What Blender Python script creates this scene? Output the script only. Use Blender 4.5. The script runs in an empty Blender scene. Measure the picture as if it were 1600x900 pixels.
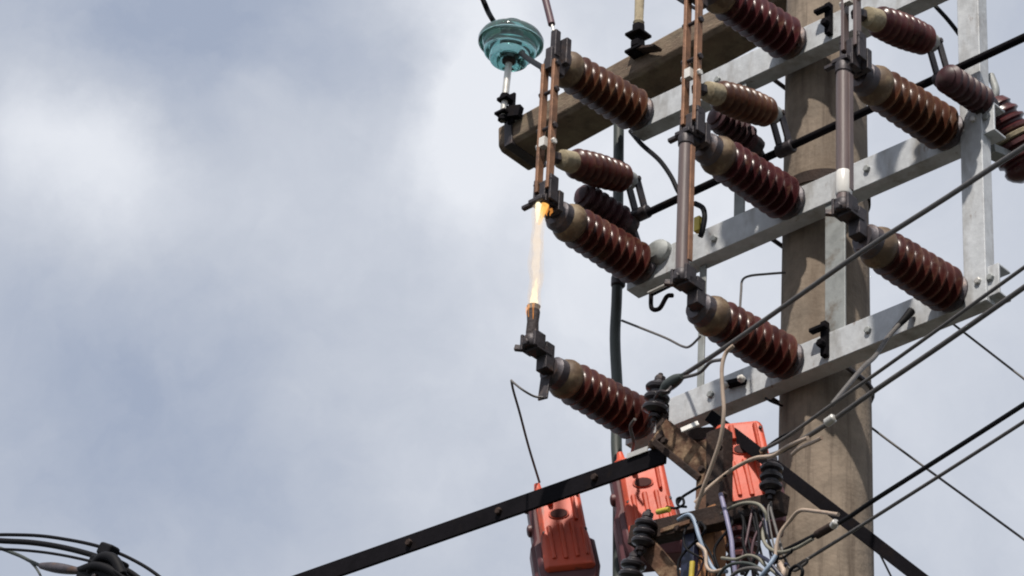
import bpy, math, random
from mathutils import Vector as V, Matrix
random.seed(7)
PI = math.pi
sc = bpy.context.scene
COL = sc.collection

# ---------------------------------------------------------------- camera
F, PX, PY, DIST = 5600.0, 1300.0, 450.0, 11.9
PITCH = math.atan(3710 / F)
CAM = V((10 / 470, -DIST * math.cos(PITCH), 1.65))
cam_d = bpy.data.cameras.new('camera')
cam = bpy.data.objects.new('camera', cam_d)
COL.objects.link(cam)
cam.location = CAM
cam.rotation_euler = (PI / 2 + PITCH, 0, 0)
cam_d.sensor_width = 36
cam_d.lens = F * 36 / 1600
cam_d.shift_x = (800 - PX) / 1600
cam_d.clip_start, cam_d.clip_end = 0.1, 3000
sc.camera = cam

# frame of the steelwork: A along the crossarms, B outward from the pole, Z up
PSI = math.atan(math.sqrt(F * F + 3710 ** 2) / 8800)
A = V((math.cos(PSI), -math.sin(PSI), 0)); B = V((-math.sin(PSI), -math.cos(PSI), 0)); Z = V((0, 0, 1))
RIGHT = V((1, 0, 0)); FWD = V((0, math.cos(PITCH), math.sin(PITCH))); UP = V((0, -math.sin(PITCH), math.cos(PITCH)))
def W(a, b, z): return A * a + B * b + Z * z
def P(x, y, b=None, a=None):
    """point of the place that the survey photograph shows at (x, y) on the vertical plane b or a"""
    r = RIGHT * ((x - PX) / F) - UP * ((y - PY) / F) + FWD
    n, v = (B, b) if b is not None else (A, a)
    return CAM + r * ((v - CAM.dot(n)) / r.dot(n))

# ---------------------------------------------------------------- world and sun
SUN_EL = math.radians(54)
sun_h = (B * math.cos(math.radians(28)) + A * math.sin(math.radians(28))).normalized()
to_sun = sun_h * math.cos(SUN_EL) + Z * math.sin(SUN_EL)
world = bpy.data.worlds.new('World'); sc.world = world; world.use_nodes = True
nt = world.node_tree; N = nt.nodes; L = nt.links; N.clear()
def wn(t, **k):
    n = N.new(t)
    for a_, v_ in k.items(): setattr(n, a_, v_)
    return n
def wmath(op, a_, b_=None, clamp=False):
    n = wn('ShaderNodeMath', operation=op, use_clamp=clamp)
    for i, v_ in enumerate((a_, b_)):
        if v_ is None: continue
        if isinstance(v_, (int, float)): n.inputs[i].default_value = v_
        else: L.new(v_, n.inputs[i])
    return n.outputs[0]
sky = wn('ShaderNodeTexSky', sky_type='NISHITA', sun_disc=False)
sky.sun_elevation = SUN_EL
sky.sun_rotation = math.atan2(to_sun.x, to_sun.y)
tc = wn('ShaderNodeTexCoord')
wob = wn('ShaderNodeTexNoise'); wob.inputs['Scale'].default_value = 13; wob.inputs['Detail'].default_value = 7; wob.inputs['Roughness'].default_value = .58
L.new(tc.outputs['Generated'], wob.inputs['Vector'])
wsub = wn('ShaderNodeVectorMath', operation='SUBTRACT'); wsub.inputs[1].default_value = (.5, .5, .5); L.new(wob.outputs['Color'], wsub.inputs[0])
wsc = wn('ShaderNodeVectorMath', operation='SCALE'); wsc.inputs['Scale'].default_value = .075; L.new(wsub.outputs[0], wsc.inputs[0])
wadd = wn('ShaderNodeVectorMath', operation='ADD'); L.new(tc.outputs['Generated'], wadd.inputs[0]); L.new(wsc.outputs[0], wadd.inputs[1])
DIRV = wadd.outputs[0]
n1 = wn('ShaderNodeTexNoise'); n1.inputs['Scale'].default_value = 11; n1.inputs['Detail'].default_value = 8; n1.inputs['Roughness'].default_value = .56; n1.inputs['Distortion'].default_value = .4
L.new(DIRV, n1.inputs['Vector'])
cover = wmath('MULTIPLY_ADD', n1.outputs['Fac'], .95)
cover.node.inputs[2].default_value = -.11
# cloud masses: a direction, an angular size, brighter (+) or darker (-)
for (x, y, s, amp) in ((725, 120, 120, .60), (690, 230, 100, .28), (100, 235, 95, .42), (190, 255, 65, .20), (520, 275, 130, .12), (1080, 320, 240, .40), (1480, 640, 260, .16),
                       (290, 110, 110, -.30), (400, 60, 90, -.13), (565, 130, 55, -.22), (80, 640, 170, -.20), (350, 735, 140, -.22), (690, 640, 170, .14), (1250, -60, 200, .12), (60, 30, 110, -.08), (330, 420, 150, .08)):
    d = (RIGHT * ((x - PX) / F) - UP * ((y - PY) / F) + FWD).normalized()
    dt = wn('ShaderNodeVectorMath', operation='DOT_PRODUCT'); L.new(DIRV, dt.inputs[0]); dt.inputs[1].default_value = d
    ln = wn('ShaderNodeVectorMath', operation='LENGTH'); L.new(DIRV, ln.inputs[0])
    c = wmath('DIVIDE', dt.outputs['Value'], ln.outputs['Value'])
    e = wmath('MULTIPLY', wmath('SUBTRACT', c, 1.0), (F / s) ** 2)
    cover = wmath('ADD', cover, wmath('MULTIPLY', wmath('EXPONENT', e), amp))
ramp = wn('ShaderNodeValToRGB')
cr = ramp.color_ramp
cr.elements[0].position = 0.05; cr.elements[0].color = (.375, .432, .555, 1)
cr.elements[1].position = 0.95; cr.elements[1].color = (.85, .875, .93, 1)
m = cr.elements.new(.42); m.color = (.565, .605, .69, 1)
L.new(cover, ramp.inputs[0])
bg1 = wn('ShaderNodeBackground'); bg1.inputs['Strength'].default_value = .10; L.new(sky.outputs[0], bg1.inputs[0])
bg2 = wn('ShaderNodeBackground'); bg2.inputs['Strength'].default_value = 1.0; L.new(ramp.outputs[0], bg2.inputs[0])
mix = wn('ShaderNodeMixShader'); mix.inputs[0].default_value = .94
L.new(bg1.outputs[0], mix.inputs[1]); L.new(bg2.outputs[0], mix.inputs[2])
out = wn('ShaderNodeOutputWorld'); L.new(mix.outputs[0], out.inputs[0])

sun_d = bpy.data.lights.new('sun', 'SUN'); sun_d.energy = 4.8; sun_d.angle = math.radians(1.6); sun_d.color = (1, .93, .84)
sun = bpy.data.objects.new('sun', sun_d); COL.objects.link(sun)
sun.rotation_euler = to_sun.to_track_quat('Z', 'Y').to_euler(); sun.location = to_sun * 40

sc.view_settings.view_transform = 'Standard'; sc.view_settings.look = 'None'
sc.view_settings.exposure = 0; sc.view_settings.gamma = 1
sc.render.engine = 'CYCLES'
sc.render.filter_size = 2.0
sc.cycles.filter_width = 2.0
sc.cycles.max_bounces = 8; sc.cycles.transparent_max_bounces = 12

# ---------------------------------------------------------------- materials
MATS = {}
def mat(name, col, rough=.6, metal=0.0, var=.25, scale=20, col2=None, spots=None, bump=.0, bscale=60, coat=0, spec=.5, grain=None, spots2=None, edge=None):
    """procedural material: base colour broken up by two noises, optional stain colour, vertical streaks and relief"""
    m_ = bpy.data.materials.new(name); m_.use_nodes = True
    n = m_.node_tree.nodes; l = m_.node_tree.links
    b = n['Principled BSDF']
    b.inputs['Roughness'].default_value = rough; b.inputs['Metallic'].default_value = metal
    b.inputs['Coat Weight'].default_value = coat; b.inputs['Coat Roughness'].default_value = .24
    b.inputs['Specular IOR Level'].default_value = spec
    g = n.new('ShaderNodeNewGeometry'); 
    vec = g.outputs['Position']
    if grain is not None:
        mp = n.new('ShaderNodeMapping'); mp.inputs['Scale'].default_value = grain; l.new(vec, mp.inputs[0]); vec = mp.outputs[0]
    a1 = n.new('ShaderNodeTexNoise'); a1.inputs['Scale'].default_value = scale; a1.inputs['Detail'].default_value = 6; a1.inputs['Roughness'].default_value = .62
    l.new(vec, a1.inputs['Vector'])
    c2 = col2 or tuple(c * (1 - var) for c in col)
    c1 = tuple(min(1, c * (1 + var * .55)) for c in col)
    r = n.new('ShaderNodeValToRGB'); r.color_ramp.elements[0].position = .33; r.color_ramp.elements[1].position = .68
    r.color_ramp.elements[0].color = (*c2, 1); r.color_ramp.elements[1].color = (*c1, 1)
    l.new(a1.outputs['Fac'], r.inputs[0])
    colo = r.outputs[0]
    for spots in [q_ for q_ in (spots, spots2) if q_]:
        sc_, lo, hi, sgrain = spots[1:5]
        mp2 = n.new('ShaderNodeMapping'); mp2.inputs['Scale'].default_value = sgrain; l.new(g.outputs['Position'], mp2.inputs[0])
        a2 = n.new('ShaderNodeTexNoise'); a2.inputs['Scale'].default_value = sc_; a2.inputs['Detail'].default_value = 5; a2.inputs['Roughness'].default_value = .65
        l.new(mp2.outputs[0], a2.inputs['Vector'])
        r2 = n.new('ShaderNodeValToRGB'); r2.color_ramp.elements[0].position = lo; r2.color_ramp.elements[1].position = hi
        l.new(a2.outputs['Fac'], r2.inputs[0])
        mx = n.new('ShaderNodeMix'); mx.data_type = 'RGBA'
        l.new(r2.outputs[0], mx.inputs[0]); l.new(colo, mx.inputs[6]); mx.inputs[7].default_value = (*spots[0], 1)
        colo = mx.outputs[2]
    if edge:      # rib-edge dust and wear, also painting bright highlight lines into the colour
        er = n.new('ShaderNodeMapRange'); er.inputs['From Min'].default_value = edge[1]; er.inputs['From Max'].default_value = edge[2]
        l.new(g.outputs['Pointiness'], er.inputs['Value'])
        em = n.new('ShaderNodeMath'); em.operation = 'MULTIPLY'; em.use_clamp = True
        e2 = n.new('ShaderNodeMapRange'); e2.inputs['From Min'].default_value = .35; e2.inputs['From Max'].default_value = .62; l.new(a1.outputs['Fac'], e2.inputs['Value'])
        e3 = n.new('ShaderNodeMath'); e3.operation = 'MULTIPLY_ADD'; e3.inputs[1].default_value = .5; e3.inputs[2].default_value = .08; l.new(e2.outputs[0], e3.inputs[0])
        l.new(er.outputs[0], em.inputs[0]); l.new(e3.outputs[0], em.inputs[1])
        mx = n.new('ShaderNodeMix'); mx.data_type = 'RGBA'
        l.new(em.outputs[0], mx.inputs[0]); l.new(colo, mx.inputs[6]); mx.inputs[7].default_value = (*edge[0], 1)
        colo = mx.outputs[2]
    l.new(colo, b.inputs['Base Color'])
    rm = n.new('ShaderNodeMapRange'); rm.inputs['To Min'].default_value = max(0, rough - .1); rm.inputs['To Max'].default_value = min(1, rough + .12)
    l.new(a1.outputs['Fac'], rm.inputs['Value']); l.new(rm.outputs[0], b.inputs['Roughness'])
    if bump:
        a3 = n.new('ShaderNodeTexNoise'); a3.inputs['Scale'].default_value = bscale; a3.inputs['Detail'].default_value = 5
        l.new(vec, a3.inputs['Vector'])
        bp = n.new('ShaderNodeBump'); bp.inputs['Strength'].default_value = bump; bp.inputs['Distance'].default_value = .01
        l.new(a3.outputs['Fac'], bp.inputs['Height']); l.new(bp.outputs[0], b.inputs['Normal'])
    MATS[name] = m_
    return m_
ONE = (1, 1, 1)
mat('concrete', (.235, .187, .142), .9, var=.30, scale=9, spots2=((.085, .062, .046), 6, .53, .72, (4, 4, .22)), bump=.35, bscale=45, spots=((.135, .10, .072), 5, .46, .70, (2.2, 2.2, .45)))
mat('galvanised', (.54, .56, .58), .55, metal=.15, var=.14, scale=26, spots=((.22, .20, .175), 9, .50, .78, (1, 1, .3)), spots2=((.15, .075, .035), 24, .63, .74, (1, 1, .4)), bump=.12)
mat('galvanised_dull', (.30, .315, .31), .6, metal=.2, var=.2, scale=18, spots=((.14, .11, .08), 10, .55, .75, ONE), bump=.12)
mat('timber', (.165, .118, .082), .88, var=.35, scale=9, grain=(1, 1, 4), bump=.4, bscale=50, spots=((.25, .205, .14), 6, .48, .72, ONE), spots2=((.06, .04, .03), 9, .56, .74, (1, 1, 3)))
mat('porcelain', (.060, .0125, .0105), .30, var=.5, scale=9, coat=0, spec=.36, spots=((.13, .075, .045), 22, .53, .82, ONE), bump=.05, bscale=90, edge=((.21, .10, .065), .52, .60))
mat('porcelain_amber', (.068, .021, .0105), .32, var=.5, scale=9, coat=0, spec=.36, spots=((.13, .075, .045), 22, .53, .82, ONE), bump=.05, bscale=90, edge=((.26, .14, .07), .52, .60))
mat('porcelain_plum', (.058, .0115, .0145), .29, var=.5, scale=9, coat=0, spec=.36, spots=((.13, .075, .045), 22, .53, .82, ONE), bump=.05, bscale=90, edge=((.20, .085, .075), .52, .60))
mat('cement', (.34, .285, .19), .85, var=.25, scale=30, spots=((.13, .09, .05), 18, .52, .7, ONE), bump=.3)
mat('dark_metal', (.045, .038, .042), .5, metal=.35, var=.4, scale=24, spots=((.10, .06, .04), 16, .54, .75, ONE), bump=.2)
mat('cap_metal', (.085, .075, .085), .5, metal=.35, var=.35, scale=24, spots=((.13, .07, .04), 16, .5, .75, ONE), bump=.2)
mat('neck_glaze', (.135, .085, .048), .55, var=.4, scale=14, spots=((.26, .20, .12), 14, .48, .7, ONE), bump=.15)
mat('copper', (.32, .165, .095), .5, metal=.3, var=.3, scale=22, spots=((.10, .055, .035), 14, .5, .74, ONE), bump=.15)
mat('bright_metal', (.62, .60, .56), .4, metal=.5, var=.15, scale=20)
mat('fuse_fibre', (.125, .088, .082), .42, var=.22, scale=10, grain=(6, 6, .6), coat=.25, bump=.06)
mat('charred', (.045, .034, .034), .8, var=.5, scale=30, bump=.5)
mat('rust', (.115, .055, .03), .85, var=.4, scale=15, spots=((.30, .205, .125), 12, .52, .68, ONE), bump=.4)
mat('rust_dark', (.032, .019, .015), .8, var=.4, scale=15, spec=.3, spots=((.065, .036, .024), 12, .55, .72, ONE), bump=.4)
mat('rust_orange', (.30, .135, .055), .8, var=.35, scale=14, spots=((.10, .05, .03), 12, .52, .7, ONE), bump=.4)
mat('black_paint', (.008, .007, .009), .75, var=.35, scale=12, bump=.15, spec=.06, spots=((.014, .010, .009), 14, .56, .75, ONE))
mat('orange_plastic', (.60, .083, .036), .5, var=.16, scale=9, spots=((.42, .085, .05), 12, .52, .75, (1, 1, .5)), spots2=((.16, .06, .045), 20, .60, .74, (1, 1, .3)), bump=.06)
mat('red_brown_plastic', (.115, .035, .04), .5, var=.25, scale=9)
mat('hole_dark', (.06, .010, .008), .8, var=.2)
mat('rubber', (.006, .006, .008), .65, spec=.15, var=.3, scale=14, bump=.05)
mat('cable_grey', (.10, .092, .088), .6, var=.3, scale=25, grain=(1, 1, 1))
mat('cable_purple', (.10, .05, .06), .5, var=.3, scale=14)
mat('cable_cream', (.44, .34, .265), .55, var=.18, scale=14, spots=((.30, .2, .14), 15, .55, .72, ONE))
mat('cable_blue', (.25, .32, .42), .5, var=.2, scale=14)
mat('cable_violet', (.22, .21, .33), .5, var=.2, scale=14)
mat('cable_navy', (.012, .016, .045), .45, var=.2)
mat('cable_olive', (.20, .19, .15), .55, var=.25, scale=14)
mat('yellow_plastic', (.55, .42, .05), .5, var=.2)
mat('white_porcelain', (.68, .66, .62), .3, var=.12, coat=.3)
mat('chamber_plum', (.055, .020, .024), .45, var=.4, spec=.3, spots=((.07, .045, .04), 18, .52, .75, ONE))
mat('spool_glaze', (.022, .018, .022), .35, var=.35, coat=.2)
mat('cable_green', (.045, .055, .05), .55, var=.25, scale=14)
mat('ground_soil', (.038, .035, .032), .95, var=.3, scale=.6, bump=.4, bscale=3, spots=((.035, .05, .02), .25, .5, .62, ONE))
# glass
g_ = bpy.data.materials.new('teal_glass'); g_.use_nodes = True
b_ = g_.node_tree.nodes['Principled BSDF']
b_.inputs['Base Color'].default_value = (.74, .95, .93, 1); b_.inputs['Roughness'].default_value = .04; b_.inputs['Transmission Weight'].default_value = .93; b_.inputs['IOR'].default_value = 1.5
va = g_.node_tree.nodes.new('ShaderNodeVolumeAbsorption'); va.inputs['Color'].default_value = (.25, .62, .60, 1); va.inputs['Density'].default_value = 9
g_.node_tree.links.new(va.outputs[0], g_.node_tree.nodes['Material Output'].inputs['Volume'])
MATS['teal_glass'] = g_
# flames
def flame_mat(name, col, strength, alpha):
    m_ = bpy.data.materials.new(name); m_.use_nodes = True
    n = m_.node_tree.nodes; l = m_.node_tree.links; n.remove(n['Principled BSDF'])
    e = n.new('ShaderNodeEmission'); e.inputs[0].default_value = (*col, 1); e.inputs[1].default_value = strength
    t = n.new('ShaderNodeBsdfTransparent'); mx = n.new('ShaderNodeMixShader')
    g = n.new('ShaderNodeNewGeometry'); tx = n.new('ShaderNodeTexNoise'); tx.inputs['Scale'].default_value = 34; l.new(g.outputs['Position'], tx.inputs['Vector'])
    mr = n.new('ShaderNodeMapRange'); mr.inputs['From Min'].default_value = .3; mr.inputs['From Max'].default_value = .7
    mr.inputs['To Min'].default_value = alpha * .55; mr.inputs['To Max'].default_value = min(1, alpha * 1.3)
    l.new(tx.outputs['Fac'], mr.inputs['Value']); l.new(mr.outputs[0], mx.inputs[0]); l.new(t.outputs[0], mx.inputs[1]); l.new(e.outputs[0], mx.inputs[2])
    l.new(mx.outputs[0], n['Material Output'].inputs[0])
    MATS[name] = m_
flame_mat('flame_pale', (1.0, .87, .72), 1.1, .40)
flame_mat('flame_sheath', (1.0, .80, .62), .85, .13)
flame_mat('flame_core', (1.0, .86, .55), 1.7, .62)
flame_mat('flame_orange', (1.0, .50, .12), 1.5, .5)
flame_mat('flame_flare', (1.0, .38, .08), 1.2, .38)

# ---------------------------------------------------------------- mesh helpers
def perp(ax):
    u = ax.cross(Z)
    if u.length < .05: u = ax.cross(V((1, 0, 0)))
    u.normalize()
    return u, ax.cross(u).normalized()
class MB:
    def __init__(s): s.v = []; s.f = []
    def add(s, vs, fs):
        o = len(s.v); s.v += [V(p) for p in vs]; s.f += [tuple(i + o for i in f) for f in fs]; return s
    def box(s, c, hu, hv, hw, u=A, v=B, w=Z):
        u, v, w = u * hu, v * hv, w * hw
        vs = [c + u * i + v * j + w * k for i in (-1, 1) for j in (-1, 1) for k in (-1, 1)]
        return s.add(vs, [(0, 1, 3, 2), (4, 6, 7, 5), (0, 4, 5, 1), (2, 3, 7, 6), (0, 2, 6, 4), (1, 5, 7, 3)])
    def bar(s, p, q, wid, thk, side=None):
        ax = (q - p); ln = ax.length; ax = ax.normalized()
        if side is None: u, v = perp(ax)
        else:
            v = ax.cross(side).normalized(); u = v.cross(ax).normalized()
        return s.box((p + q) / 2, ln / 2, wid / 2, thk / 2, ax, u, v)
    def prism(s, poly, o, u, v, w, h):
        """poly in (u, v) at o, extruded along w by h"""
        n = len(poly); a = [o + u * x + v * y for x, y in poly]; b = [p + w * h for p in a]
        fs = [(i, (i + 1) % n, n + (i + 1) % n, n + i) for i in range(n)]
        return s.add(a + b, fs + [tuple(range(n))[::-1], tuple(range(n, 2 * n))])
    def lathe(s, o, ax, prof, n=24, u=None, sq=1.0):
        ax = ax.normalized(); uu, vv = perp(ax)
        vs = []
        for t, r in prof:
            for k in range(n):
                an = 2 * PI * k / n
                vs.append(o + ax * t + uu * (math.cos(an) * r) + vv * (math.sin(an) * r * sq))
        fs = [(j * n + k, j * n + (k + 1) % n, (j + 1) * n + (k + 1) % n, (j + 1) * n + k) for j in range(len(prof) - 1) for k in range(n)]
        fs += [tuple(range(n))[::-1], tuple(range((len(prof) - 1) * n, len(prof) * n))]
        return s.add(vs, fs)
    def cyl(s, p, q, r, n=16, bev=0):
        ln = (q - p).length
        e = min(.25 * r, .25 * ln)
        return s.lathe(p, q - p, [(0, r - e), (e, r), (ln - e, r), (ln, r - e)], n)
    def hexb(s, p, ax, r, h):
        return s.lathe(p, ax, [(0, r), (h * .8, r), (h, r * .8)], 6)
    def tube(s, pts, r, n=10, steps=6):
        """smooth tube through pts (Catmull-Rom)"""
        pts = [V(p) for p in pts]
        if len(pts) > 2 and steps > 1:
            ex = [pts[0] * 2 - pts[1]] + pts + [pts[-1] * 2 - pts[-2]]
            o = []
            for i in range(1, len(ex) - 2):
                p0, p1, p2, p3 = ex[i - 1:i + 3]
                for k in range(steps):
                    t = k / steps
                    o.append(.5 * ((2 * p1) + (p2 - p0) * t + (2 * p0 - 5 * p1 + 4 * p2 - p3) * t * t + (3 * p1 - p0 - 3 * p2 + p3) * t ** 3))
            o.append(pts[-1]); pts = o
        rr = r if callable(r) else (lambda t: r)
        d0 = (pts[1] - pts[0]).normalized(); u, v = perp(d0)
        vs = []; m_ = len(pts)
        for i, p in enumerate(pts):
            d = (pts[min(i + 1, m_ - 1)] - pts[max(i - 1, 0)]).normalized()
            v = d.cross(u).normalized() if d.cross(u).length > 1e-6 else v
            u = v.cross(d).normalized()
            q = rr(i / (m_ - 1))
            vs += [p + u * (math.cos(2 * PI * k / n) * q) + v * (math.sin(2 * PI * k / n) * q) for k in range(n)]
        fs = [(j * n + k, j * n + (k + 1) % n, (j + 1) * n + (k + 1) % n, (j + 1) * n + k) for j in range(m_ - 1) for k in range(n)]
        fs += [tuple(range(n))[::-1], tuple(range((m_ - 1) * n, m_ * n))]
        return s.add(vs, fs)
    def build(s, name, material, parent=None, origin=None, bevel=0, label=None):
        o0 = parent['_o'] if parent is not None else (origin or sum(s.v, V((0, 0, 0))) / len(s.v))
        o0 = V(o0)
        me = bpy.data.meshes.new(name)
        me.from_pydata([p - o0 for p in s.v], [], s.f)
        import bmesh
        bm = bmesh.new(); bm.from_mesh(me); bmesh.ops.recalc_face_normals(bm, faces=bm.faces); bm.to_mesh(me); bm.free()
        me.shade_smooth(); me.set_sharp_from_angle(angle=math.radians(38))
        me.materials.append(MATS[material])
        ob = bpy.data.objects.new(name, me); COL.objects.link(ob)
        ob['_o'] = tuple(o0)
        if parent is not None: ob.parent = parent
        else: ob.location = o0
        if bevel:
            md = ob.modifiers.new('bevel', 'BEVEL'); md.width = bevel; md.segments = 2; md.limit_method = 'ANGLE'; md.angle_limit = math.radians(40); md.harden_normals = True
        if label: ob['label'] = label
        return ob
def tag(o, label, cat, group=None, kind=None):
    if label: o['label'] = label
    if cat: o['category'] = cat
    if group: o['group'] = group
    if kind: o['kind'] = kind
    return o
def thing(name, origin, label, cat, group=None):
    e = bpy.data.objects.new(name, None); COL.objects.link(e); e.location = origin; e['_o'] = tuple(origin)
    e.empty_display_size = .1
    return tag(e, label, cat, group)
def kids(o): return [c for c in COL.objects if c.parent == o]
def copy_thing(o, delta, label, parent=None):
    c = o.copy(); COL.objects.link(c)
    if parent is None:
        c.location = V(o.location) + delta
        c['label'] = label
    else: c.parent = parent
    c['_o'] = tuple(V(o['_o']) + delta)
    for k in kids(o): copy_thing(k, delta, None, c)
    return c

# ---------------------------------------------------------------- ground and pole
gb = MB(); S = 1500
gb.add([(-S, -S, 0), (S, -S, 0), (S, S, 0), (-S, S, 0)], [(0, 1, 2, 3)])
tag(gb.build('ground', 'ground_soil', origin=V((0, 0, 0))), None, None, kind='structure')

pole = thing('concrete_pole', V((0, 0, 0)), 'thick round concrete utility pole carrying the whole switchgear', 'pole')
pr = lambda z: .154 - (z - 7.25) * .0072
prof = [(z * .1, pr(z * .1) + random.uniform(-.0006, .0006)) for z in range(-4, 103, 3)] + [(10.32, .10)]
MB().lathe(V((0, 0, 0)), Z, prof, 56).build('shaft', 'concrete', pole)
for z in (7.02, 8.58, 9.66):
    r = pr(z) + .003
    bm_ = MB(); n = 48; vs = []; 
    for k in range(n):
        an = 2 * PI * k / n; d = V((math.cos(an), math.sin(an), 0))
        vs += [d * r + Z * (z - .022), d * (r + .005) + Z * (z - .022), d * (r + .005) + Z * (z + .022), d * r + Z * (z + .022)]
    fs = []
    for k in range(n):
        j = (k + 1) % n
        for q in range(4): fs.append((4 * k + q, 4 * j + q, 4 * j + (q + 1) % 4, 4 * k + (q + 1) % 4))
    bm_.add(vs, fs)
    st = bm_.build('steel_band', 'rust_dark', pole)
    MB().box(A * (r + .022) + Z * z, .022, .012, .022).build('band_clamp', 'rust_dark', st, bevel=.003)

# ---------------------------------------------------------------- steel frame
BF = .22                       # front face of the crossarms
T1, T2, T3 = 9.146, 8.484, 7.863   # tops of the three crossarms
HH = .112; DEP = .066
frame = thing('steel_frame', W(0, .19, T3), 'galvanised steel frame of three crossarms and uprights bolted to the pole', 'steel frame')
def channel(a0, a1, top, name='crossarm', label=None):
    t = .009
    poly = [(0, 0), (0, -HH), (-DEP, -HH), (-DEP, -HH + t), (-t, -HH + t), (-t, -t), (-DEP, -t), (-DEP, 0)]
    return MB().prism(poly, W(a0, BF, top), B, Z, A, a1 - a0).build(name, 'galvanised', frame, bevel=.003, label=label)
COLS = [-.61, .026, .674]
for top, a0, a1, lb in ((T1, -.69, 1.05, 'topmost crossarm'), (T2, -.685, .845, 'middle crossarm'), (T3, -.665, .845, 'lowest crossarm')):
    arm = channel(a0, a1, top, label=lb)
    for a_ in (a0 + .025, -.30, .34, a1 - .03):
        zz = top - HH / 2 + random.uniform(-.012, .012)
        MB().hexb(W(a_, BF, zz), B, .013, .011).build('bolt', 'galvanised_dull', arm)
    # strap that holds the arm round the back of the pole
    rs = pr(top) + .004; zz = top - HH / 2
    pts = [W(-rs - .004, BF - .03, zz)] + [A * (math.cos(a_) * rs) - B * (math.sin(a_) * rs) + Z * zz for a_ in [PI * (1 - k / 16) for k in range(17)]] + [W(rs + .004, BF - .03, zz)]
    MB().tube(pts, .008, 8, 1).build('pole_strap', 'dark_metal', arm)
def upright(ac, b0, z0, z1, wid, dep, m_='galvanised', flip=1, label=None):
    """angle section: face of width wid plus a return of depth dep"""
    t = .008
    poly = [(-wid / 2, 0), (wid / 2, 0), (wid / 2, -t), (-wid / 2 + t, -t), (-wid / 2 + t, -dep), (-wid / 2, -dep)]
    if flip < 0: poly = [(-x, y) for x, y in poly][::-1]
    return MB().prism(poly, W(ac, b0, z0), A, B, Z, z1 - z0).build('upright', m_, frame, bevel=.003, label=label)
up = upright(.762, BF + .012, T3 - .13, 9.75, .085, .05, flip=-1, label='tall pale outer upright')
for z in (T1 - .05, T2 - .05, T3 - .05):
    MB().hexb(W(.775, BF + .012, z), B, .012, .01).build('bolt', 'bright_metal', up)
upright(.2, .212, T3 + .002, T2 - HH - .002, .082, .05, 'galvanised_dull')
upright(-.205, .212, T2 + .002, T1 - HH - .002, .045, .045, 'galvanised_dull')
upright(-.379, .185, T3 + .002, T2 - HH - .002, .028, .028, 'galvanised_dull')
# clamps and hooks gripping the arms
def u_clamp(a_, top):
    m_ = MB()
    m_.box(W(a_, BF + .012, top - .03), .011, .012, .065)
    m_.box(W(a_ - .012, BF + .03, top + .006), .032, .012, .007)
    m_.hexb(W(a_, BF + .024, top - .055), B, .016, .02)
    m_.build('arm_clamp', 'black_paint', frame, bevel=.003)
u_clamp(.19, T1); u_clamp(.175, T3)
hk = MB(); p0 = P(1035, 455, b=.24)
hk.tube([p0 + A * -.05 + Z * .01, p0 + A * -.045 - Z * .05, p0 + A * -.01 - Z * .065, p0 + A * .02 - Z * .03, p0 + A * .045 - Z * .035], .008)
hk.bar(p0 - A * .05 + Z * .012, p0 + A * .055 + Z * .018, .02, .014)
hk.build('hook', 'black_paint', frame)
MB().bar(P(1013, 458, b=.262), P(1047, 442, b=.262), .012, .008).build('hook_highlight', 'bright_metal', frame, bevel=.002)  # bright bar added as the white highlight on the dark hook
MB().lathe(W(-.545, BF, T2 - .02), B, [(0, .058), (.02, .056), (.034, .035)], 20, sq=.8).build('bearing_cover', 'galvanised_dull', frame)
# small clip with white beads on the lowest arm
cp = P(1150, 600, b=BF + .012)
MB().bar(cp - A * .04 + Z * .012, cp + A * .035 + Z * .0, .03, .018).build('cable_clip', 'black_paint', frame, bevel=.003)
for s_ in (-1, 1):
    MB().lathe(cp + A * (.034 * s_) + B * .008, B, [(0, .012), (.012, .013), (.022, .006)], 14).build('clip_bead', 'white_porcelain', frame)

# ---------------------------------------------------------------- timber crossarm at the top
pL, pR = P(801, 182, b=-.165), P(1065, 36, b=-.165)
tdir = (pR - pL).normalized(); tb = (B - tdir * B.dot(tdir)).normalized(); tz = tb.cross(tdir).normalized(); tz = tz if tz.z > 0 else -tz
tlen = 3.1
tim = thing('timber_crossarm', pL, 'weathered brown timber crossarm behind the top of the steel frame', 'crossarm')
bm_ = MB()
c_ = .018
bd, bh = .19, .125
poly = [(-c_, 0), (-bd + c_, 0), (-bd, -c_), (-bd, -bh + c_), (-bd + c_, -bh), (-c_, -bh), (0, -bh + c_), (0, -c_)]
bm_.prism(poly, pL - tdir * .075, tb, tz, tdir, tlen).build('beam', 'timber', tim, bevel=.006)
MB().box(pL - tdir * .02 - tb * .095 - tz * .0625, .02, .1, .068, tdir, tb, tz).build('end_strap', 'dark_metal', tim, bevel=.003)
MB().box(pL + tdir * 1.62 + tb * .006 - tz * .06, .06, .004, .062, tdir, tb, tz).build('brace_plate', 'rust_dark', tim, bevel=.003)

# glass pin insulator on the timber end
gb0 = pL + tdir * -.02 + tb * .03
pin_dir = (Z * 1.0 + A * .03).normalized()
base = P(786, 182, b=-.12)
ins = thing('glass_pin_insulator', base, 'teal glass pin insulator on the left end of the timber crossarm', 'insulator')
top_c = P(799, 61, b=-.12)
pin_dir = (top_c - base).normalized()
hgt = (top_c - base).length
MB().cyl(base - pin_dir * .02, base + pin_dir * (hgt - .08), .0135, 14).build('pin', 'bright_metal', ins)
br = MB()
br.box(base + pin_dir * .012 , .026, .024, .006, A, B, Z).box(base + pin_dir * .075 + A * .005, .026, .024, .007, A, B, Z)
br.box(base + A * .02 + pin_dir * .04 - B * .022, .014, .006, .07, A, B, Z)
br.hexb(base + pin_dir * .08, pin_dir, .022, .022).hexb(base - pin_dir * .02, pin_dir, .02, .022)
br.bar(base + A * .0 + Z * .02 - B * .01, pL + tdir * .06 - tz * .02 + tb * .02, .03, .05)
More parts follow.
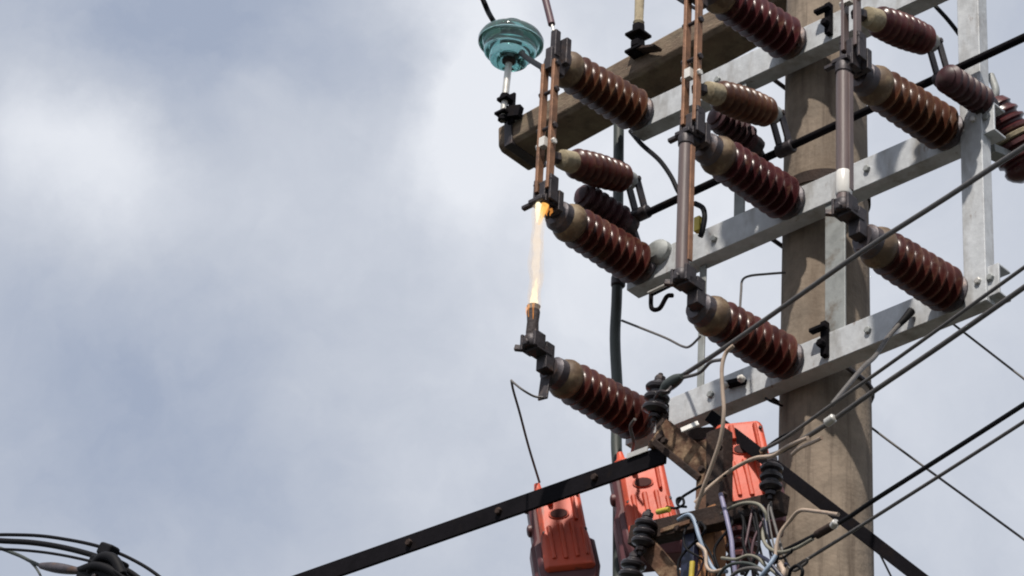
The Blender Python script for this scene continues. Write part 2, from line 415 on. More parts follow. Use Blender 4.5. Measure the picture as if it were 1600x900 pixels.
br.build('bracket', 'black_paint', ins, bevel=.002)
k0 = .9
g = MB()
prof = [(-.06, .020), (-.095, .024), (-.102, .034), (-.060, .042), (-.058, .052), (-.098, .060), (-.106, .066), (-.104, .073), (-.094, .077), (-.046, .080), (-.040, .085), (-.062, .089), (-.069, .094),
        (-.066, .100), (-.052, .103), (-.016, .104), (-.012, .108), (-.026, .113), (-.030, .119), (-.024, .126), (-.006, .127), (.012, .118), (.028, .096), (.042, .070), (.048, .052), (.056, .046), (.066, .048), (.074, .038), (.078, .010)]
g.lathe(top_c, pin_dir, prof, 40).build('glass_body', 'teal_glass', ins)
MB().cyl(top_c - pin_dir * .115, top_c + pin_dir * .02, .027, 16).build('thimble', 'charred', ins)
# second pin, further along the timber
b2 = P(997, 62, b=-.14)
pin2 = thing('pin_support', b2, 'khaki insulator pin standing on the timber crossarm near the pole', 'insulator pin')
MB().lathe(b2 + Z * .06, Z, [(0, .016), (.02, .022), (.03, .017), (.24, .019), (.3, .028), (.42, .03)], 16).build('stem', 'cement', pin2)
q = MB(); q.hexb(b2 - Z * .04, Z, .03, .03).box(b2 + Z * .02, .036, .036, .006).hexb(b2 + Z * .03, Z, .026, .04).box(b2 - Z * .055, .04, .03, .006).cyl(b2 - Z * .07, b2 + Z * .06, .014, 12)
q.build('nut_and_washers', 'black_paint', pin2, bevel=.002)
MB().bar(b2 - Z * .05, b2 + tdir * .1 - tz * .1 + tb * .01, .045, .012).build('stay_plate', 'rust_dark', pin2, bevel=.002)

# ---------------------------------------------------------------- porcelain post insulators
BI = (B - A * .08).normalized()
AI = Z.cross(BI).normalized()      # sideways
def post_insulator(o, label, m_='porcelain'):
    BI = (B - A * (.08 + random.uniform(-.02, .02)) + Z * random.uniform(-.018, .018)).normalized()
    t = thing('post_insulator', o, label, 'insulator', 'brown porcelain post insulators on the steel frame')
    fl = MB().lathe(o, BI, [(0, .060), (.004, .064), (.014, .064), (.022, .052), (.03, .046)], 28).build('base_flange', 'cap_metal', t)
    for k in range(4):
        an = PI / 4 + k * PI / 2
        MB().hexb(o + BI * .012 + AI * (math.cos(an) * .055) + Z * (math.sin(an) * .055), BI, .008, .012).build('bolt', 'dark_metal', fl)
    pf = [(.016, .050), (.026, .056)]
    n = 8; pitch = .0375
    for i in range(n):
        t0 = .030 + i * pitch; q_ = 1.0 - .012 * i
        q_ *= 1 + random.uniform(-.012, .012)
        pf += [(t0, .0485), (t0 + .004, .056 * q_), (t0 + .009, .0665 * q_), (t0 + .0145, .0755 * q_), (t0 + .018, .0785 * q_), (t0 + .0215, .0775 * q_), (t0 + .0235, .072 * q_), (t0 + .026, .061 * q_), (t0 + .030, .051), (t0 + .034, .048)]
    e = .030 + n * pitch
    pf += [(e, .0545), (e + .006, .05)]
    MB().lathe(o, BI, [(e - .002, .052), (e + .006, .060), (e + .018, .0665), (e + .034, .0675), (e + .05, .062), (e + .062, .052), (e + .07, .046)], 36).build('neck', 'neck_glaze', t)
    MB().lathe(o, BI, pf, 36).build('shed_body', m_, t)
    c0 = e + .055
    cp_ = MB().lathe(o, BI, [(c0, .049), (c0 + .006, .0535), (c0 + .034, .0525), (c0 + .042, .044), (c0 + .052, .040)], 24).build('end_cap', 'cap_metal', t)
    MB().hexb(o + BI * (c0 + .05), BI, .02, .018).build('terminal_bolt', 'dark_metal', cp_)
    return t
tipb = .47
specs = [
    (0, T1, 'brown insulator on the top crossarm beneath the glass insulator', 'porcelain_amber'),
    (1, T1, 'plum-brown insulator on the top crossarm directly left of the pole', 'porcelain_plum'),
    (2, T1, 'brown insulator at the right end of the top crossarm, above the dark switch blades', 'porcelain'),
    (0, T2, 'brown insulator above the burning fuse at left end of the middle crossarm', 'porcelain'),
    (1, T2, 'plum-brown insulator holding the top of the intact fuse left of the pole', 'porcelain_plum'),
    (2, T2, 'amber-brown insulator at right end of middle crossarm, holding the fuse before the pole', 'porcelain_amber'),
    (0, T3, 'brown insulator under the burning fuse at left end of the lowest crossarm', 'porcelain'),
    (1, T3, 'brown insulator on the lowest crossarm crossed by a grey service line beside the pole', 'porcelain'),
    (2, T3, 'brown insulator at right end of the lowest crossarm beside the tall pale upright', 'porcelain'),
]
INS = {}
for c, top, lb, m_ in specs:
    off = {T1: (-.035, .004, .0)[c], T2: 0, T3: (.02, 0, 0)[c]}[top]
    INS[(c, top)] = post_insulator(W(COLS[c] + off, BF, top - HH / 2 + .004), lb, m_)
def tip(c, top, t=tipb): return V(INS[(c, top)]['_o']) + BI * t

# ---------------------------------------------------------------- switch blades, operating insulators, shaft
BLA = [-.612, .014, .663]; BB = .735
def blade(c, label, m_='copper'):
    ac = BLA[c]; zb = T2 - .045; zt = T1 - .105
    t = thing('knife_switch', W(ac, BB, zb), label, 'switch', 'paired switch blades between the top and middle crossarms')
    for s_ in (-1, 1):
        MB().box(W(ac + s_ * .024, BB, (zb + zt) / 2 - .01), .0065, .014, (zt - zb) / 2 - .035).build('blade', m_, t, bevel=.002)
    # upper jaw with its flash horn
    j = MB()
    j.box(W(ac, BB - .022, zt - .03), .015, .036, .045).box(W(ac + .006, BB - .05, zt + .02), .03, .012, .055)
    j.box(W(ac + .006, BB - .012, zt + .04), .013, .013, .055)
    j.build('upper_jaw', 'dark_metal', t, bevel=.004)
    hn = MB()
    hn.box(W(ac, BB - .02, zb + .01), .013, .03, .05).box(W(ac, BB - .05, zb + .0), .036, .012, .04)
    for s_ in (-1, 1): hn.box(W(ac + s_ * .034, BB - .01, zb + .03), .005, .02, .05)
    hn.build('hinge', 'dark_metal', t, bevel=.003)
    for k, (fz, m2) in enumerate(((.10, 'dark_metal'), (.36, 'white_porcelain'), (.47, 'dark_metal'), (.72, 'dark_metal'), (.9, 'dark_metal'))):
        z = zb + (zt - zb) * fz
        sp = MB().cyl(W(ac - .034, BB, z), W(ac + .034, BB, z), .007, 10)
        sp.hexb(W(ac - .03, BB, z), -A, .012, .010).hexb(W(ac + .03, BB, z), A, .012, .010)
        if k == 1: sp.box(W(ac, BB + .012, z), .012, .012, .018)
        sp.build('spacer_bolt', m2, t)
    return t
blade(0, 'coppery pair of switch blades above the burning fuse')
blade(1, 'coppery pair of switch blades just left of the pole')
blade(2, 'dark pair of switch blades in front of the pole, right of centre', 'fuse_fibre')

SHB, SHZ = .262, 8.652
sh = thing('operating_shaft', W(0, SHB, SHZ), 'long dark steel operating rod running across the pole behind the insulators', 'operating shaft')
MB().cyl(W(-.67, SHB, SHZ - .035), W(1.9, SHB, SHZ + .005), .0135, 16).build('rod', 'black_paint', sh)
opl = ['brown operating insulator with pale end behind the left switch blades',
       'brown operating insulator with cream end left of the pole, behind the middle blades',
       'plum operating insulator at the upper right between pole and tall upright']
for c in range(3):
    ac = BLA[c] + .018
    pf_, pr_ = W(ac, .655, 8.628), W(ac, .292, 8.742)
    d = (pr_ - pf_); ln = d.length; d.normalize()
    t = thing('operating_insulator', pf_, opl[c], 'insulator', 'push-rod insulators of the switch')
    pf = [(.030, .034), (.040, .040)]
    n = 8; pitch = .034
    for i in range(n):
        t0 = .042 + i * pitch; q_ = .92 + .13 * math.sin(PI * (i + .7) / n)
        pf += [(t0, .036), (t0 + .006, .046 * q_), (t0 + .013, .0545 * q_), (t0 + .017, .0555 * q_), (t0 + .020, .052 * q_), (t0 + .024, .041 * q_), (t0 + .029, .035)]
    e = .042 + n * pitch
    pf += [(e, .039), (e + .012, .034)]
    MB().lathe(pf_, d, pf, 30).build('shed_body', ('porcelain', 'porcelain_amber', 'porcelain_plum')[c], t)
    MB().lathe(pf_, d, [(-.03, .020), (-.024, .033), (.0, .036), (.034, .038), (.042, .034)], 22).build('front_cap', 'cement', t)
    MB().lathe(pf_, d, [(e + .004, .032), (e + .012, .035), (e + .04, .03), (e + .05, .018)], 22).build('rear_cap', 'galvanised_dull', t)
    MB().bar(pf_ - d * .03, W(ac - .018, BB - .01, 8.615), .03, .03).build('clevis', 'dark_metal', t, bevel=.003)
    # crank on the shaft
    re = pf_ + d * (e + .045)
    sz = SHZ - .025
    ck = MB()
    for s_ in (-1, 1):
        ck.bar(re + A * (.02 * s_) - Z * .0, W(ac + .02 * s_, SHB, sz), .008, .034, A)
    ck.cyl(re - A * .034, re + A * .034, .010, 10)
    ck.lathe(W(ac - .034, SHB, sz), A, [(0, .02), (.004, .024), (.064, .024), (.068, .02)], 16)
    ck.build('crank', 'dark_metal', sh, bevel=.002)

# dark arc chambers behind the operating insulators
chl = ['dark ribbed arc chamber tucked under the left operating insulator', 'dark ribbed arc chamber under the operating insulator beside the pole',
       'dark ribbed arc chamber half hidden behind the tall pale upright']
chamber_at = [(P(903, 300, b=.50), P(985, 352, b=.27)), (P(1112, 176, b=.50), P(1180, 228, b=.30)), (P(1474, 118, b=.45), P(1545, 165, b=.18))]
for (p0, p1), lb in zip(chamber_at, chl):
    d = p1 - p0; ln = d.length
    t = thing('arc_chamber', p1, lb, 'arc chamber', 'dark arc chambers of the switch')
    pf = [(0, .018), (.012, .036)]
    n = 6
    for i in range(n):
        t0 = .02 + i * (ln - .05) / n; st = (ln - .05) / n
        pf += [(t0, .036), (t0 + st * .25, .049), (t0 + st * .6, .049), (t0 + st * .9, .036)]
    pf += [(ln - .02, .034), (ln, .026)]
    MB().lathe(p0, d, pf, 24).build('ribbed_body', 'chamber_plum', t)
    m_ = MB(); m_.lathe(p1, d, [(-.03, .03), (0, .034), (.018, .03)], 16); m_.bar(p1, W(p1.dot(A), SHB - .03, p1.z - .06), .03, .02)
    m_.build('mount', 'dark_metal', t, bevel=.002)

# ---------------------------------------------------------------- fuses between the middle and lowest crossarm
FB = .742
FA = [-.622, .004, .638]
def fuse(c, label, burnt=False):
    ac = FA[c]; zt, zb = T2 - .085, T3 - .005
    t = thing('fuse', W(ac, FB, zb), label, 'fuse', 'fuses between the middle and lowest crossarms')
    if not burnt:
        tb_ = MB().cyl(W(ac, FB, zb + .03), W(ac, FB, zt), .0225, 24).build('fuse_tube', 'fuse_fibre', t)
        for s_ in (-1, 1):
            MB().box(W(ac + s_ * .0235, FB - .006, (zb + zt) / 2 + .02), .0035, .010, (zt - zb) / 2 - .05).build('side_strap', 'copper' if c == 1 else 'fuse_fibre', t, bevel=.001)
        MB().lathe(W(ac, FB, zt - .02), Z, [(0, .026), (.03, .027), (.04, .022)], 20).build('upper_ferrule', 'dark_metal', t)
        if c == 2:
            MB().lathe(W(ac, FB, zb + .055), Z, [(0, .0235), (.004, .0255), (.082, .0255), (.086, .0235)], 20).build('white_sleeve', 'white_porcelain', t)
    else:
        MB().lathe(W(ac, FB, zb + .03), Z, [(0, .019), (.02, .021), (.06, .019), (.10, .022), (.112, .019), (.122, .0225), (.128, .012)], 18).build('charred_tube', 'charred', t)
    lf = MB().lathe(W(ac, FB, zb - .008), Z, [(0, .024), (.008, .029), (.035, .029), (.043, .024)], 20).build('lower_ferrule', 'dark_metal', t)
    # lower jaw
    j = MB()
    j.box(W(ac + .005, FB - .03, zb - .005), .028, .035, .014).box(W(ac - .028, FB - .005, zb + .015), .005, .026, .030).box(W(ac + .028, FB - .005, zb + .015), .005, .026, .030)
    j.box(W(ac + .008, FB - .06, zb - .02), .022, .02, .05)
    j.hexb(W(ac, FB + .02, zb), B, .014, .016)
    j.bar(W(ac - .02, FB, zb - .004), W(ac - .055, FB + .02, zb + .004), .016, .02)
    j.build('lower_jaw', 'dark_metal', t, bevel=.003)
    # upper jaw
    j = MB()
    j.box(W(ac + .008, FB - .03, zt + .03), .024, .034, .014).box(W(ac, FB, zt + .022), .030, .024, .008)
    j.bar(W(ac - .01, FB + .01, zt + .018), W(ac - .06, FB + .015, zt + .012), .018, .014)
    j.hexb(W(ac, FB, zt + .03), Z, .014, .018)
    j.build('upper_jaw', 'dark_metal', t, bevel=.003)
    return t
fuse(0, 'burnt-out fuse at the left, charred stub under the flame', True)
fuse(1, 'intact brown fuse tube hanging left of the pole')
fuse(2, 'brown fuse tube with white sleeve hanging in front of the pole')
# flame in the gap
ft, fb_ = T2 - .085, T3 + .150
fl = thing('flame', W(FA[0], FB, fb_), 'pale flame and glow burning where the left fuse has blown', 'flame')
m_ = MB()
ctr = lambda t_: W(FA[0] + .004 * math.sin(9 * t_) + .0025 * math.sin(23 * t_ + 1), FB + .004 * math.cos(7 * t_), fb_ - .02 + (ft - fb_ + .02) * t_)
m_.tube([ctr(i / 14) for i in range(15)], lambda t_: .0085 + .003 * math.sin(PI * min(1, t_ * .8 + .12)) + .0015 * math.sin(31 * t_) + .001 * math.sin(77 * t_), 16, 4)
m_.build('pale_column', 'flame_pale', fl)
for k_, (q_, w_) in enumerate(((.0145, 23), (.019, 19), (.024, 13))):
    m_ = MB(); m_.tube([ctr(i / 14) + A * (.002 * math.sin(5 * i + k_)) for i in range(15)], lambda t_: q_ * (.75 + .3 * math.sin(PI * min(1, t_ * .8 + .15))) + .002 * math.sin(w_ * t_ + k_), 16, 4)
    m_.build('glow_sheath', 'flame_sheath', fl)
m_ = MB(); m_.tube([ctr(.03 + .04 * i) + A * (.003 * math.sin(3 * i)) for i in range(8)], lambda t_: .001 + .0135 * (1 - t_) ** .8, 14, 4)
m_.build('lower_tongue', 'flame_core', fl)
m_ = MB(); m_.tube([ctr(1.0 - .03 * i) + A * (.03 * (1 - i / 6)) for i in range(7)], lambda t_: .002 + .011 * (1 - t_) ** .8, 14, 4)
m_.build('upper_tongue', 'flame_orange', fl)
m_ = MB(); m_.tube([ctr(1.0 - .035 * i) + A * (.012 * (1 - i / 6)) + B * .012 for i in range(6)], lambda t_: .001 + .010 * (1 - t_) ** .8, 14, 4)
m_.build('bright_tongue', 'flame_core', fl)

for k_, (dx, dz, ln_) in enumerate(((.014, -.006, .045), (.026, -.014, .036), (.004, -.002, .05), (.036, -.024, .024))):   # small ragged licks at the upper contact
    m_ = MB(); p_ = W(FA[0] + dx, FB + .014 - dx * .9, ft + .012 + dz)
    m_.tube([p_, p_ - Z * (ln_ * .35) + A * .004, p_ - Z * (ln_ * .7) - A * .002, p_ - Z * ln_ + A * (.004 - .002 * k_)], lambda t_: .001 + .0065 * (1 - t_) * (.75 + .25 * math.sin(11 * t_ + k_)), 10, 4)
    m_.build('lick', ('flame_orange', 'flame_flare', 'flame_core', 'flame_flare')[k_], fl)
for k_ in range(3):
    an = -.9 + .8 * k_
    m_ = MB(); p_ = W(FA[0] + .0215 * math.sin(an), FB + .0215 * math.cos(an), T3 + .143)
    m_.tube([p_, p_ - Z * .02, p_ - Z * (.035 + .012 * k_) + A * .002], lambda t_: .0008 + .0035 * (1 - t_), 8, 3)
    m_.build('lick', 'flame_flare', fl)
# ---------------------------------------------------------------- far right insulator behind the upright
p0, p1 = P(1558, 176, b=.10), P(1606, 262, b=-.02)
rt = thing('drum_insulator', p1, 'red-brown drum insulator beyond the tall upright at the right edge', 'insulator')
d = (p1 - p0).normalized()
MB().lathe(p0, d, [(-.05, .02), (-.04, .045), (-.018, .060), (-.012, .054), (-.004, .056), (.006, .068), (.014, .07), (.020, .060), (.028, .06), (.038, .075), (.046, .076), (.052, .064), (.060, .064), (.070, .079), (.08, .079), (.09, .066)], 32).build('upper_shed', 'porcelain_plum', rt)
MB().lathe(p0, d, [(.085, .064), (.092, .082), (.104, .082), (.11, .066)], 32).build('cement_joint', 'cement', rt)
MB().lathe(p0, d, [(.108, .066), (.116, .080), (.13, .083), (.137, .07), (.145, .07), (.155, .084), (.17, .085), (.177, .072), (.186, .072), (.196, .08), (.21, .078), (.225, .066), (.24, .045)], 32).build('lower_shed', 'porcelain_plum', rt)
MB().tube([P(1548, 118, b=.12), P(1556, 142, b=.12), p0 - d * .03], .013, 12).build('hanger', 'galvanised_dull', rt)
MB().bar(P(1546, 235, b=.14), P(1575, 248, b=.06), .05, .03).build('bracket', 'galvanised_dull', rt, bevel=.003)

# ---------------------------------------------------------------- vertical conduit at the left end of the frame
cd = thing('downlead_conduit', P(964, 720, b=.205), 'dark vertical conduit at the left end of the crossarms', 'conduit')
MB().tube([P(967, 175, b=.205), P(966, 300, b=.205), P(964, 455, b=.205), P(961, 530, b=.205), P(965, 620, b=.205), P(963, 690, b=.205), P(966, 760, b=.205), P(966, 960, b=.205)], .0185, 16, 5).build('pipe', 'cable_green', cd)
for y in (262, 440):
    MB().lathe(P(966, y, b=.205), Z, [(-.02, .021), (-.016, .025), (.016, .025), (.02, .021)], 16).build('saddle', 'dark_metal', cd)

# ---------------------------------------------------------------- heavy black steel bars
def angle_bar(name, p, q, wid, label, cat, m_='black_paint'):
    ax = (q - p).normalized(); u = (B - ax * B.dot(ax)).normalized(); v = ax.cross(u).normalized(); v = v if v.z > 0 else -v
    t = .012
    poly = [(0, 0), (0, -wid), (-t, -wid), (-t, 0)]
    o = thing(name, p, label, cat)
    MB().prism(poly, p, u, v, ax, (q - p).length).build('bar', m_, o, bevel=.002)
    return o, ax, u, v
ab, ax, u, v = angle_bar('outrigger_bar', P(1040, 694, b=.47), P(-80, 1088, b=.47), .066, 'long straight black steel bar slanting down to the lower left', 'steel bar')
MB().hexb(P(1022, 696, b=.475), B, .016, .014).build('bolt', 'rust', ab)
for x_ in (930, 780, 640):
    MB().hexb(P(x_, 694 + (1040 - x_) * .3518 + 14, b=.471), B, .013, .012).build('bolt', 'rust_dark', ab)
MB().bar(P(980, 713, b=.476), P(1012, 701, b=.476), .018, .004, B.cross(ax)).build('pale_strip', 'bright_metal', ab)  # pale strip along the top edge of the bar
ab2, ax, u, v = angle_bar('diagonal_brace', P(1112, 640, b=.46), P(1640, 1045, b=.40), .040, 'dark diagonal steel brace crossing the pole down to the right', 'steel bar', 'black_paint')
MB().hexb(P(1195, 706, b=.47), B, .014, .014).build('bolt', 'rust', ab2)

# ---------------------------------------------------------------- orange isolators
lean = (Z * -1 + RIGHT * .19).normalized()
YAW = math.radians(44)
def isolator(o, label):
    t = thing('orange_isolator', o, label, 'isolator', 'orange plastic isolators under the lowest crossarm')
    x = A * math.cos(YAW) - B * math.sin(YAW); x = (x - lean * x.dot(lean)).normalized()
    n = lean.cross(x).normalized(); n = n if n.dot(B) > 0 else -n
    def pt(a_, b_, h): return o + x * a_ + n * b_ + lean * h
    def loft(rings, sh=0):     # rings: (h, half width, back, front)
        m_ = MB(); vs = []
        for h, w, bk, fr in rings:
            c_ = .012
            vs += [pt(a_ + sh, b_, h) for a_, b_ in ((-w, bk), (w, bk), (w, fr - c_), (w - c_, fr), (-w + c_, fr), (-w, fr - c_))]
        k = 6; fs = [(j * k + i, j * k + (i + 1) % k, (j + 1) * k + (i + 1) % k, (j + 1) * k + i) for j in range(len(rings) - 1) for i in range(k)]
        fs += [tuple(range(k))[::-1], tuple(range((len(rings) - 1) * k, len(rings) * k))]
        return m_.add(vs, fs)
    loft([(.03, .066, -.075, .0), (.20, .068, -.075, .0), (.225, .080, -.08, .0), (.40, .082, -.08, .0)], -.03).build('back_case', 'red_brown_plastic', t, bevel=.004)
    cv = loft([(.03, .070, -.07, .030), (.05, .074, -.07, .040), (.20, .076, -.07, .048), (.24, .080, -.07, .056), (.342, .083, -.07, .063), (.352, .079, -.07, .05)]).build('front_cover', 'orange_plastic', t, bevel=.005)
    loft([(.215, .078, -.075, .02), (.235, .098, -.075, .03), (.34, .10, -.075, .045), (.40, .085, -.075, .03)]).build('bottom_skirt', 'red_brown_plastic', t, bevel=.004)
    # oval sight hole with a raised lip, and moulded ribs
    for rr, dp, mm, nm in ((1.0, .004, 'orange_plastic', 'sight_lip'), (.82, .0065, 'hole_dark', 'sight_hole')):
        m_ = MB(); c_ = pt(-.008, .045, .14); k = 26; vs = []
        for q_ in (-.01, dp):
            vs += [c_ + x * (math.cos(2 * PI * i / k) * .034 * rr) + lean * (math.sin(2 * PI * i / k) * .019 * rr) + n * q_ for i in range(k)]
        m_.add(vs, [(i, (i + 1) % k, k + (i + 1) % k, k + i) for i in range(k)] + [tuple(range(k, 2 * k))])
        m_.build(nm, mm, cv)
    for a_, h0, h1, w in ((-.048, .185, .315, .010), (-.010, .178, .318, .011), (.028, .175, .315, .010), (.060, .20, .31, .008), (-.03, .05, .105, .011), (.045, .05, .17, .008)):
        m_ = MB(); m_.add([pt(a_ + sx * w * (1 if k < 2 else .6), b_ + (.043 + .075 * max(0, h - .16)), h) for h in (h0, h1) for k, (sx, b_) in enumerate(((-1, -.004), (1, -.004), (1, .014), (-1, .014)))],
            [(0, 1, 2, 3), (4, 7, 6, 5), (0, 4, 5, 1), (1, 5, 6, 2), (2, 6, 7, 3), (3, 7, 4, 0)])
        m_.build('rib', 'orange_plastic', cv, bevel=.004)
    for a_, h in ((-.062, .065), (.062, .065), (-.066, .205), (.070, .205)):
        MB().hexb(pt(a_, .038, h), n, .006, .010).build('screw', 'dark_metal', cv)
    for h in (.06, .15):
        MB().lathe(pt(-.094, -.03, h), -x, [(0, .022), (.012, .02), (.016, .012)], 14).build('side_boss', 'red_brown_plastic', t)
    MB().lathe(pt(-.052, -.03, .03), -lean, [(-.01, .028), (.018, .026), (.03, .014), (.055, .010)], 16).build('top_terminal', 'orange_plastic', t)
    return t
iso1 = isolator(P(866, 757, b=.33), 'orange isolator hanging below the black bar, farthest left')
for (x, y), lb in (((996, 708), 'orange isolator behind the black bar, the middle one of three'), ((1150, 655), 'orange isolator beside the pole, mostly hidden by rusty brackets')):
    o = P(x, y, b=.33 if x < 1100 else .42)
    copy_thing(iso1, o - V(iso1['_o']), lb)

# ---------------------------------------------------------------- rusty low-voltage rack
rk = thing('rusty_rack', P(1110, 960, b=.42), 'rusty steel bracket and crossbar tangled with wires below the lowest crossarm', 'bracket')
def flat(name, m_, p, q, wid, thk, side=B, par=rk, bv=.003):
    return MB().bar(p, q, wid, thk, side.cross((q - p).normalized())).build(name, m_, par, bevel=bv)
flat('gusset', 'rust', P(1030, 672, b=.56), P(1118, 742, b=.50), .085, .012)
flat('gusset_flange', 'rust_dark', P(1028, 694, b=.55), P(1100, 752, b=.49), .022, .07)
flat('cap_plate', 'rust_dark', P(1056, 688, b=.47), P(1150, 684, b=.40), .045, .08)
flat('post', 'rust_dark', P(1124, 676, b=.50), P(1124, 800, b=.50), .068, .05)
flat('post_web', 'rust', P(1104, 690, b=.50), P(1100, 800, b=.50), .05, .03)
flat('lower_post', 'rust_orange', P(1108, 800, b=.50), P(1104, 1000, b=.50), .095, .06)
flat('crossbar', 'rust_dark', P(990, 840, b=.55), P(1225, 786, b=.55), .065, .05)
flat('crossbar_highlight', 'rust', P(1032, 830, b=.578), P(1078, 815, b=.578), .016, .006)  # paler strip standing in for the highlight line along the crossbar
flat('stay', 'rust', P(1010, 852, b=.57), P(1075, 930, b=.53), .06, .02)
flat('cable_duct', 'cable_navy', P(1082, 805, b=.54), P(1074, 960, b=.54), .05, .03)
flat('arm_bracket', 'rust_dark', P(1036, 632, b=.50), P(1034, 690, b=.56), .03, .03)
flat('strip', 'white_porcelain', P(1064, 673, b=.585), P(1092, 661, b=.56), .02, .008)
for x, y in ((1040, 690), (1098, 735), (1125, 700), (1132, 775), (1060, 828), (1165, 790)):
    MB().hexb(P(x, y, b=.582), B, .012, .014).build('bolt', 'rust_dark', rk)

def spool(o, ax, r, n, label, m_='spool_glaze', pitch=.03):
    t = thing('spool_insulator', o, label, 'insulator', 'dark spool insulators for the service wires')
    pf = [(-.004, r * .5)]
    for i in range(n):
        t0 = i * pitch
        pf += [(t0, r * .62), (t0 + pitch * .18, r * .95), (t0 + pitch * .42, r), (t0 + pitch * .62, r * .9), (t0 + pitch * .8, r * .62)]
    pf += [(n * pitch, r * .5)]
    MB().lathe(o, ax, pf, 26).build('spool', m_, t)
    m2 = MB(); m2.cyl(o - ax.normalized() * .035, o + ax.normalized() * (n * pitch + .03), .008, 10)
    m2.hexb(o + ax.normalized() * (n * pitch + .004), ax, .018, .016); m2.hexb(o - ax.normalized() * .02, ax, .018, .014)
    m2.build('spindle', 'dark_metal', t)
    return t
spool(P(1023, 644, b=.55), (Z + A * .15), .042, 3, 'black spool insulator at the left end of the lowest crossarm', pitch=.036)
spool(P(1204, 765, b=.58), (Z + A * .05), .036, 3, 'black spool insulator against the left edge of the pole', pitch=.030)
spool(P(1160, 882, b=.52), (Z + A * -.02), .052, 4, 'dark ribbed insulator under the rusty crossbar near the pole', 'porcelain_plum', pitch=.043)
spool(P(1003, 852, b=.60), (Z + A * .2), .036, 3, 'dark spool insulator at the left tip of the rusty crossbar', pitch=.03)
spool(P(985, 905, b=.60), (Z + A * .2), .040, 2, 'dark spool insulator low at the bottom edge, left of the rusty stay', pitch=.034)
yt = thing('cable_tag', P(1091, 356, b=.60), 'small yellow tag on a black tail beside the fuse left of the pole', 'tag')
MB().box(P(1091, 351, b=.60), .012, .010, .028).build('tag_body', 'yellow_plastic', yt, bevel=.003)
MB().tube([P(1086, 318, b=.60), P(1098, 325, b=.60), P(1101, 340, b=.60), P(1097, 362, b=.60), P(1094, 370, b=.6)], .009, 10).build('tail', 'rubber', yt)

# ---------------------------------------------------------------- wires and cables
def wire(name, pts, r, m_, label, cat='wire', group=None, steps=6, n=10):
    o = MB().tube([P(x, y, b=b) for x, y, b in pts], r, n, steps).build(name, m_, origin=P(pts[0][0], pts[0][1], b=pts[0][2]))
    return tag(o, label, cat, group)
def px(r): return r / 470
# upper jumpers
wire('jumper_wire', [(735, -50, -.02), (757, 5, -.02), (768, 28, -.18), (790, 60, -.26), (815, 84, -.1), (845, 104, .45), (872, 116, .70)], px(5.0), 'rubber', 'black jumper wire looping over the teal glass insulator', 'wire')
wire('jumper_cable', [(838, -40, .72), (850, -8, .72), (856, 14, .72), (862, 38, .72)], px(6), 'cable_purple', 'purple-brown insulated cable end above the left switch blades', 'cable')
wire('lug_wire', [(861, 34, .72), (865, 48, .72), (870, 68, .72)], px(2.3), 'bright_metal', 'bare metal lead below the purple-brown cable end', 'wire', steps=3)
wire('tie_wire', [(1030, -25, .5), (1062, 0, .6), (1092, 16, .68)], px(3), 'rubber', 'thin dark wire meeting the middle blades at the top edge', 'wire')
wire('control_cable', [(1440, -15, .1), (1462, 10, .1), (1482, 32, .1), (1502, 58, .1), (1520, 85, .1)], px(3.6), 'rubber', 'short black cable slanting behind the tall upright at the top right', 'cable')
wire('drop_cable', [(985, 205, .15), (1003, 226, .18), (1030, 250, .22), (1048, 275, .25), (1058, 296, .26), (1066, 312, .25), (1072, 340, .2)], px(4), 'rubber', 'black cable curving from the top crossarm down to the operating rod', 'cable')
# service lines to the right
wire('service_line', [(1046, 600, .56), (1130, 545, .74), (1240, 468, .98), (1350, 391, 1.2), (1480, 308, 1.46), (1600, 230, 1.7), (1800, 108, 2.1)], px(3.6), 'cable_grey', 'grey twisted service line rising from the black spool to the right edge', 'cable', steps=4)
wire('line_tail', [(1040, 606, .58), (1062, 592, .62), (1092, 583, .68), (1110, 566, .72), (1128, 562, .76)], px(2.6), 'cable_grey', 'thin tail wire tied along the grey line beside the black spool', 'wire')
gp = thing('line_grip', P(1048, 600, b=.58), 'olive dead-end grip where the grey line meets the black spool', 'clamp')
MB().tube([P(1032, 618, b=.6), P(1042, 604, b=.6), P(1056, 594, b=.62), P(1066, 588, b=.64)], lambda t_: .009 + .012 * math.sin(PI * t_), 12).build('grip_body', 'cable_green', gp)
MB().tube([P(1024, 622, b=.6), P(1030, 612, b=.64), P(1042, 612, b=.64), P(1050, 604, b=.62)], .006, 8).build('grip_loop', 'dark_metal', gp)
wire('service_line', [(1190, 704, .62), (1230, 682, .68), (1300, 632, .8), (1360, 590, .9), (1440, 533, 1.0), (1600, 418, 1.25), (1800, 275, 1.6)], px(2.6), 'cable_grey', 'thin upper one of two dark lines leaving below the frame corner', 'cable', steps=4)
wire('service_line', [(1196, 714, .62), (1225, 703, .66), (1290, 664, .76), (1370, 608, .9), (1470, 540, 1.05), (1600, 449, 1.25), (1800, 308, 1.6)], px(3.6), 'cable_grey', 'thicker lower one of two dark lines leaving below the frame corner', 'cable', steps=4)
wire('service_line', [(1210, 868, .6), (1262, 842, .66), (1320, 812, .74), (1365, 782, .8), (1480, 709, .95), (1600, 632, 1.1), (1800, 503, 1.4)], px(3.3), 'rubber', 'black line crossing the lower pole, upper of the low pair at right', 'cable', steps=4)
wire('service_line', [(1238, 888, .6), (1300, 850, .7), (1368, 807, .8), (1480, 736, .95), (1600, 659, 1.1), (1800, 530, 1.4)], px(2.5), 'cable_grey', 'thin grey line crossing the lower pole, lower of the low pair at right', 'cable', steps=4)
wire('stay_wire', [(1485, 503, .12), (1520, 530, .1), (1600, 592, .05), (1750, 708, -.05)], px(1.8), 'cable_grey', 'thin wire slanting down right from the end of the lowest crossarm', 'wire', steps=3)
